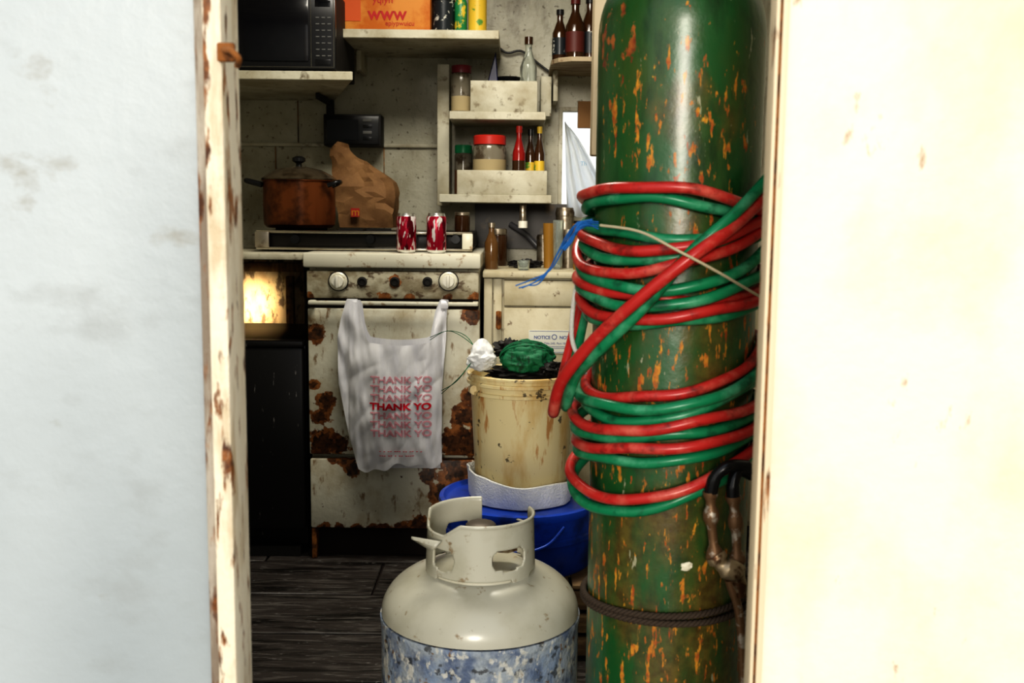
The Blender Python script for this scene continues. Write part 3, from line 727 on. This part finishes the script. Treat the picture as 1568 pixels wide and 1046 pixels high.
# ------------------------------------------------------------------ shelves
def shelf(name, px0, px1, pyt, pyb, Y0, m=m_shelf, xback1=None, extra=()):
    mx = (px0+px1)/2; x0, x1 = P(px0, pyt, Y0).x, P(px1, pyt, Y0).x; z1 = P(mx, pyt, Y0).z; z0 = P(mx, pyb, Y0).z
    bm = bmesh.new(); xb = x1 if xback1 is None else xback1
    v = [bm.verts.new(p) for p in ((x0, Y0, z0), (x1, Y0, z0), (xb, YB, z0), (x0, YB, z0), (x0, Y0, z1), (x1, Y0, z1), (xb, YB, z1), (x0, YB, z1))]
    for f in ((0, 1, 2, 3), (4, 5, 6, 7), (0, 1, 5, 4), (1, 2, 6, 5), (2, 3, 7, 6), (3, 0, 4, 7)): bm.faces.new([v[i] for i in f])
    bmesh.ops.bevel(bm, geom=bm.edges[:], offset=.002, segments=1, affect='EDGES')
    return fin(name, bm, m, False), z1
s1, ZM = shelf('board', 250, 551, 110, 124, 3.04, xback1=-.62)
xk = P(514, 150, 3.56).x
grp('microwave_shelf', [s1, box('bracket', xk-.012, xk+.012, 3.57, 3.599, ZM-.13, ZM-.02, m_blackm, .002), box('bracket_arm', xk-.006, xk+.006, 3.35, 3.57, ZM-.045, ZM-.026, m_blackm, .002)])
s2, ZU = shelf('board', 527, 780, 46, 60, 3.20)
grp('upper_shelf', [s2, box('bracket', P(560, 80, 3.5).x, P(560, 80, 3.5).x+.015, 3.45, 3.599, ZU-.09, ZU-.02, m_shelf, .002)])
mx1 = P(524, 60, 3.06).x; mx0 = mx1-.46; mh = .235
mw = [box('case', mx0, mx1, 3.08, 3.42, ZM+.008, ZM+mh, m_blackm, .004), box('fascia', mx0, mx1, 3.062, 3.08, ZM+.008, ZM+mh, m_black, .003),
      box('door_glass', mx0+.02, P(482, 60, 3.06).x, 3.058, 3.063, ZM+.03, ZM+mh-.02, m_glassblk, .002)]
xa = P(487, 60, 3.06).x; 
for a, b, c, d in ((xa-.003, xa-.0015, ZM+.015, ZM+mh-.008), (mx1-.006, mx1-.004, ZM+.015, ZM+mh-.008)): mw.append(box('trim_line', a, b, 3.0605, 3.062, c, d, m_silver))
for zz in (ZM+.013, ZM+mh-.008): mw.append(box('trim_line', mx0+.005, mx1-.004, 3.0605, 3.062, zz, zz+.0015, m_silver))
m_btn = simple('button_print', (.12, .12, .115), .5)
for r in range(7):
    for c in range(3): mw.append(box('button', xa+.012+c*.017, xa+.022+c*.017, 3.0605, 3.0622, ZM+.045+r*.018, ZM+.047+r*.018+.001, m_btn))
mw.append(box('display', xa+.01, mx1-.014, 3.0605, 3.0622, ZM+.185, ZM+.208, m_glassblk, .001)); mw.append(box('open_button', xa+.01, mx1-.014, 3.059, 3.0622, ZM+.02, ZM+.036, m_black, .001))
for x in (mx0+.04, mx1-.04):
    for y in (3.11, 3.38): mw.append(lathe('foot', [(0, 0), (.01, 0), (.01, .009), (0, .009)], (x, y, ZM), m_black, 12))
grp('microwave_oven', mw)
ra = ext(505, 178, 595, 228, 3.5)
rd = [box('housing', ra[0], ra[1], 3.505, 3.588, ra[2], ra[3], m_blackm, .004), box('wall_mount', ra[0]+.03, ra[1]-.03, 3.588, 3.599, ra[2]+.02, ra[3]-.02, m_blackm),
      box('front_plate', ra[0]+.006, ra[1]-.006, 3.500, 3.505, ra[2]+.006, ra[3]-.006, m_black, .002), box('screen', ra[0]+.012, ra[1]-.075, 3.4985, 3.5005, ra[2]+.02, ra[3]-.02, m_glassblk)]
for k in range(4): rd.append(box('control', ra[1]-.06, ra[1]-.03, 3.497, 3.5005, ra[2]+.02+k*.02, ra[2]+.03+k*.02, m_btn if k % 2 else m_black, .001))
grp('wall_radio', rd)

# box & tins on the top shelf
m_card = mat('cardboard_orange', (.46, .13, .015), .7, layers=[dict(col=(.56, .24, .05), scale=10, lo=.45, hi=.6)])
ca = ext(527, -22, 672, 46, 3.23); x0, x1 = ca[0], ca[1]
m_pr = simple('print_darkred', (.4, .012, .012), .6)
grp('cardboard_box', [box('carton', x0, x1, 3.24, 3.50, ZU, ZU+.14, m_card, .003), text('print_brand', 'www', .055, (x0+x1)/2-.05, 3.239, ZU+.035, m_pr, bold=.001, extr=.0003), text('print_script', 'yqiyh', .03, (x0+x1)/2-.035, 3.239, ZU+.085, m_pr, extr=.0003),
      text('print_caption', 'epiypwuicu', .02, x0+.145, 3.239, ZU+.018, m_pr, extr=.0003), box('label_side', x0+.012, x0+.07, 3.2385, 3.2401, ZU+.03, ZU+.12, simple('label_orange', (.50, .09, .015), .6))])
def bottle(name, x, y, z, r, h, m, cap, neck=.4, nr=.4, capm=None, label=None):
    hn = h*(1-neck)
    L = [lathe('bottle_body', [(0, .001), (r*.9, 0), (r, .004), (r, hn*.92), (r*.85, hn), (r*nr, hn+(h-hn)*.45), (r*nr, h*.93), (0, h*.93)], (x, y, z), m, 28),
         lathe('cap', [(0, h*.9), (r*nr*1.25, h*.9), (r*nr*1.25, h), (0, h)], (x, y, z), cap, 20)]
    if label: L.append(lathe('label', [(r*1.01, hn*.2), (r*1.02, hn*.2), (r*1.02, hn*.75), (r*1.01, hn*.75)], (x, y, z), label, 28))
    return grp(name, L)
def jar(name, x, y, z, r, h, glass, lid, fill=None, fh=.6):
    L = [lathe('jar_body', [(0, 0), (r*.93, 0), (r, .006), (r, h*.78), (r*.88, h*.84), (0, h*.84)], (x, y, z), glass, 36),
         lathe('lid', [(0, h*.84), (r*.98, h*.84), (r*.98, h*.98), (r*.92, h), (0, h)], (x, y, z), lid, 36)]
    if fill: L.append(lathe('contents', [(r*1.004, .006), (r*1.008, .01), (r*1.008, h*fh), (r*1.004, h*fh)], (x, y, z), fill, 36))
    return grp(name, L)
m_tin = mat('tin_dark', (.02, .025, .03), .3, layers=[dict(col=(.5, .5, .45), scale=60, lo=.6, hi=.63)])
m_yel = mat('yellow_label', (.62, .43, .05), .4, layers=[dict(col=(.1, .25, .05), scale=30, lo=.58, hi=.62)])
m_grn = mat('green_label', (.02, .20, .07), .4, layers=[dict(col=(.6, .45, .05), scale=30, lo=.55, hi=.6)])
m_jg = mat('jar_glass', (.20, .18, .14), .12, layers=[dict(col=(.08, .06, .04), scale=20)])
m_glass = mat('clear_glass', (.85, .9, .86), .08, trans=.9, ior=1.3)
m_brn = simple('brown_glass', (.045, .018, .006), .12, coat=.4); m_gold = mat('oil_bottle', (.26, .14, .03), .15)
m_redl = simple('lid_red', (.45, .03, .02), .4); m_grnl = simple('lid_green', (.02, .26, .11), .4)
def px(x, y, Y): return P(x, y, Y).x
lathe('coffee_tin', [(0, 0), (.034, 0), (.034, .1), (.036, .102), (.036, .112), (0, .112)], (px(693, 30, 3.3), 3.3, ZU), m_tin, 32)
bottle('squeeze_bottle', px(720, 30, 3.3), 3.3, ZU, .020, .15, m_grn, m_yel, .3)
lathe('mustard_tin', [(0, 0), (.029, 0), (.029, .12), (.025, .125), (.025, .14), (0, .14)], (px(746, 30, 3.3), 3.3, ZU), m_yel, 32)

# spice unit
zpt, zpb = P(692, 100, 3.45).z, P(692, 312, 3.45).z
su = [box('post', px(683, 200, 3.45), px(702, 200, 3.45), 3.45, 3.599, zpb-.02, zpt, m_shelf, .003)]
a, ZA = shelf('shelf_upper', 702, 853, 174, 187, 3.32); su.append(a)
a, ZB = shelf('shelf_lower', 686, 862, 304, 317, 3.32); su.append(a)
x0, x1 = px(845, 150, 3.45), px(862, 150, 3.45)
su.append(box('post', x0, x1, 3.47, 3.599, ZA, P(850, 118, 3.45).z, m_shelf, .003))
su.append(box('post_low', px(840, 230, 3.5), px(850, 230, 3.5), 3.50, 3.599, ZB, ZA-.02, m_shelf, .003))
def tray(p0, p1, pyt, z, Y0, Y1):
    x0, x1 = px(p0, pyt, Y0), px(p1, pyt, Y0); zt = P((p0+p1)/2, pyt, Y0).z
    return [box('tray_front', x0, x1, Y0, Y0+.01, z, zt, m_shelf, .002), box('tray_back', x0, x1, Y1-.01, Y1, z, zt, m_shelf, .002), box('tray_side', x0, x0+.01, Y0+.01, Y1-.01, z, zt, m_shelf, .002),
               box('tray_side', x1-.01, x1, Y0+.01, Y1-.01, z, zt, m_shelf, .002), box('tray_bottom', x0+.01, x1-.01, Y0+.01, Y1-.01, z, z+.006, m_shelf)]
su += tray(735, 840, 126, ZA, 3.325, 3.46)+tray(714, 855, 266, ZB, 3.325, 3.46)
grp('spice_shelf', su)
def hgt(x, py, Y, z): return P(x, py, Y).z-z
zA, zB = ZA+.006, ZB+.006
m_rice = simple('rice', (.38, .31, .18), .8); m_dkb = simple('beans', (.12, .05, .02), .7)
jar('storage_jar', px(721, 130, 3.4), 3.40, ZA, .033, hgt(721, 103, 3.4, ZA), m_jg, simple('lid_maroon', (.16, .02, .03), .4), m_rice, .35)
jar('storage_jar', px(765, 240, 3.39), 3.39, zB, .054, hgt(765, 212, 3.39, zB), m_jg, m_redl, m_rice, .58)
jar('storage_jar', px(724, 250, 3.53), 3.53, ZB, .030, hgt(724, 227, 3.53, ZB), m_jg, m_grnl, m_dkb, .5)
bottle('sauce_bottle', px(811, 230, 3.38), 3.38, zB, .021, hgt(811, 197, 3.38, zB), simple('sauce_red', (.25, .012, .01), .2), m_redl, .35, label=m_brn)
bottle('sauce_bottle', px(829, 230, 3.43), 3.43, zB, .018, hgt(829, 202, 3.43, zB), m_brn, m_black, .35, label=m_yel)
bottle('sauce_bottle', px(843, 230, 3.38), 3.38, zB, .017, hgt(843, 198, 3.38, zB), m_brn, m_yel, .35, label=m_yel)
bottle('glass_bottle', px(826, 90, 3.39), 3.39, zA, .027, hgt(826, 58, 3.39, zA), m_glass, m_brn, .35)
bw = [lathe('bowl', [(0, 0), (.02, 0), (.036, .02), (.04, .03), (.037, .03), (.02, .005), (0, .004)], (px(795, 110, 3.4), 3.39, zA+.05+k*.014), m_black if k else m_steel, 32) for k in range(3)]
grp('bowl_stack', bw+[lathe('cup', [(0, 0), (.03, 0), (.034, .05), (0, .05)], (px(795, 110, 3.4), 3.39, zA), m_steel, 24)])
prism('blue_pouch', [(px(752, 118, 3.4), zA), (px(778, 118, 3.4), zA), (px(780, 118, 3.4), zA+.06), (px(775, 82, 3.4), P(775, 82, 3.4).z), (px(758, 118, 3.4), zA+.06)], 3.37, 3.41, simple('pouch_blue', (.008, .01, .07), .35), .003)
tube('wall_cable', spl([P(766, 60, 3.59), P(790, 82, 3.58), P(815, 80, 3.58), P(842, 100, 3.58), P(858, 112, 3.58)], 8), .004, m_black)

# plywood corner shelf with bottles (top right)
m_ply = mat('plywood', (.38, .31, .21), .6, layers=[dict(col=(.16, .09, .05), scale=(8, 60, 60))])
pz1, pz0 = P(890, 92, 3.3).z, P(890, 99, 3.3).z
bm = bmesh.new(); xa, xb = px(862, 95, 3.3), .45
pts = [(xa+.02, 3.28), (xa, 3.33), (xa, YB), (xb, YB), (xb, 3.25), (xa+.06, 3.25)]
f = bm.faces.new([bm.verts.new((x, y, pz0)) for x, y in pts]); r = bmesh.ops.extrude_face_region(bm, geom=[f])
for v in r['geom']:
    if isinstance(v, bmesh.types.BMVert): v.co.z = pz1
grp('plywood_shelf', [fin('board', bm, m_ply, False), box('bracket', xa+.012, xa+.027, 3.45, 3.599, pz0-.10, pz0, m_shelf, .002)])
bottle('liquor_bottle', px(875, 60, 3.35), 3.36, pz1, .024, .16, m_brn, m_black, .4, label=m_tin)
bottle('liquor_bottle', px(898, 60, 3.35), 3.33, pz1, .03, .19, m_brn, simple('cap_maroon', (.10, .012, .01), .4), .4, label=simple('label_maroon', (.10, .02, .015), .5))
bottle('liquor_bottle', px(922, 60, 3.35), 3.36, pz1, .03, .2, m_brn, m_black, .4, label=m_tin)

# plastic bag hanging in the window, cardboard piece
bm = bmesh.new(); g = []
for i in range(33):
    c = []
    for j in range(31):
        u, v = i/32, j/30
        pxx = 882+(5+62*(1-v)**.7)*u+4*(1-v); pyy = 330-(142-10*u)*v+10*math.sin(u*5)*(1-v)
        p = P(pxx, pyy, 3.545); c.append(bm.verts.new((p.x, 3.545+.010*math.sin(u*22+v*4)+.008*noise.noise(Vector((u*9, v*5, 0))), p.z)))
    g.append(c)
for i in range(32):
    for j in range(30): bm.faces.new((g[i][j], g[i+1][j], g[i+1][j+1], g[i][j+1]))
cs = fin('sheet', bm, mat('sheet_plastic', (.92, .94, .95), .3, translucent=.8), True, 80)
ct = text('print_script', 'Th', .020, px(908, 235, 3.5), 3.525, P(905, 258, 3.5).z, simple('print_blue', (.25, .42, .62), .5), extr=.0002)
grp('window_plastic_bag', [cs, ct])
pbox('cardboard_flap', 903, 158, 945, 200, 3.50, 3.52, mat('card_brown', (.22, .12, .05), .8), .002)

# counter-top things
zc = zct
bottle('vinegar_bottle', px(768, 380, 3.12), 3.12, zc, .021, hgt(768, 348, 3.12, zc), mat('amber_bottle', (.12, .06, .02), .15, coat=.3), m_steel, .38)
grp('sink_faucet', [tube('spout', spl([P(818, 306, 3.50), P(818, 312, 3.38), P(817, 330, 3.33), P(817, 352, 3.33)], 8), .011, m_steel),
      tube('riser', [P(800, 306, 3.58), P(836, 306, 3.58)], .013, m_steel), tube('stub', [P(818, 306, 3.50), P(818, 306, 3.584)], .013, m_black),
      lathe('aerator', [(0, 0), (.015, 0), (.015, .022), (0, .022)], (P(817, 352, 3.33).x, 3.33, P(817, 356, 3.33).z), m_white, 20)])
tube('drain_hose', spl([P(797, 350, 3.56), P(820, 365, 3.54), P(840, 385, 3.53), P(852, 398, 3.53), P(862, 403, 3.53)], 8), .010, simple('hose_grey', (.10, .10, .11), .3))
for i, (x, y, r, h, m) in enumerate(((735, 3.30, .03, .1, m_steel), (858, 3.22, .020, .14, m_gold), (872, 3.16, .017, .15, m_glass), (888, 3.25, .026, .12, m_steel), (905, 3.15, .022, .14, m_gold))):
    xx = px(x, 380, y)
    if i == 0: jar('storage_jar', cx0+.035, 3.34, zc, .03, .12, m_brn, m_steel); continue
    grp('tumbler', [lathe('cup', [(0, 0), (r*.8, 0), (r, h), (r*.92, h), (r*.72, .006), (0, .006)], (xx, y, zc), m, 28)])
xj = px(720, 370, 3.12)
jar('storage_jar', xj, 3.2, zb1-.001, .024, .06, m_brn, m_steel)
for i, (x, y, r, h) in enumerate(((882, 3.42, .03, .19), (850, 3.44, .024, .1))):
    lathe('steel_canister', [(0, 0), (r, 0), (r, h*.85), (r*1.05, h*.86), (r*1.05, h*.92), (r*.9, h), (0, h)], (px(x, 380, y), y, zc), m_steel, 28)
blob('dish_cloth', (px(822, 405, 3.2), 3.22, zc+.012), (.045, .03, .014), m_blackm, .3, 3, 4, 4, zmin=zc)
lathe('drinking_glass', [(0, 0), (.016, 0), (.02, .03), (.018, .03), (.014, .004), (0, .004)], (px(818, 410, 3.1), 3.08, zc), m_glass, 24)

# ------------------------------------------------------------------ lights
w = bpy.data.worlds.new('sky'); scene.world = w; w.use_nodes = True
nt = w.node_tree; N = nt.nodes; L = nt.links; bg = N['Background']
tc = N.new('ShaderNodeTexCoord'); sp = N.new('ShaderNodeSeparateXYZ'); cr_ = N.new('ShaderNodeValToRGB')
L.new(tc.outputs['Generated'], sp.inputs[0]); L.new(sp.outputs['Z'], cr_.inputs[0])
cr_.color_ramp.elements[0].position = 0.; cr_.color_ramp.elements[0].color = (1.0, .96, .88, 1)
cr_.color_ramp.elements[1].position = .6; cr_.color_ramp.elements[1].color = (.80, .88, 1.0, 1)
L.new(cr_.outputs[0], bg.inputs[0]); bg.inputs[1].default_value = 1.0
def light(name, typ, loc, tgt, e, c, **k):
    ld = bpy.data.lights.new(name, typ); ld.energy = e; ld.color = c
    for a, b in k.items(): setattr(ld, a, b)
    o = bpy.data.objects.new(name, ld); COL.objects.link(o); o.location = loc
    o.rotation_euler = (Vector(tgt)-Vector(loc)).to_track_quat('-Z', 'Y').to_euler(); return o
light('sun', 'SUN', (-.2, -3, 2.0), (.15, 1.5, 1.15), 1.4, (1, .94, .84), angle=math.radians(13))
light('ceiling_fill', 'AREA', (-.15, 2.35, 2.08), (-.15, 2.4, 0), 20, (1, .95, .84), shape='RECTANGLE', size=.6, size_y=.5)  # added fill lamp under the closed ceiling; no roof opening is modelled
light('sunbeam', 'AREA', (-.80, 2.3, .80), tuple(P(398, 482, 3.5)), .34, (1, .84, .52), shape='RECTANGLE', size=.11, size_y=.16, spread=math.radians(7))
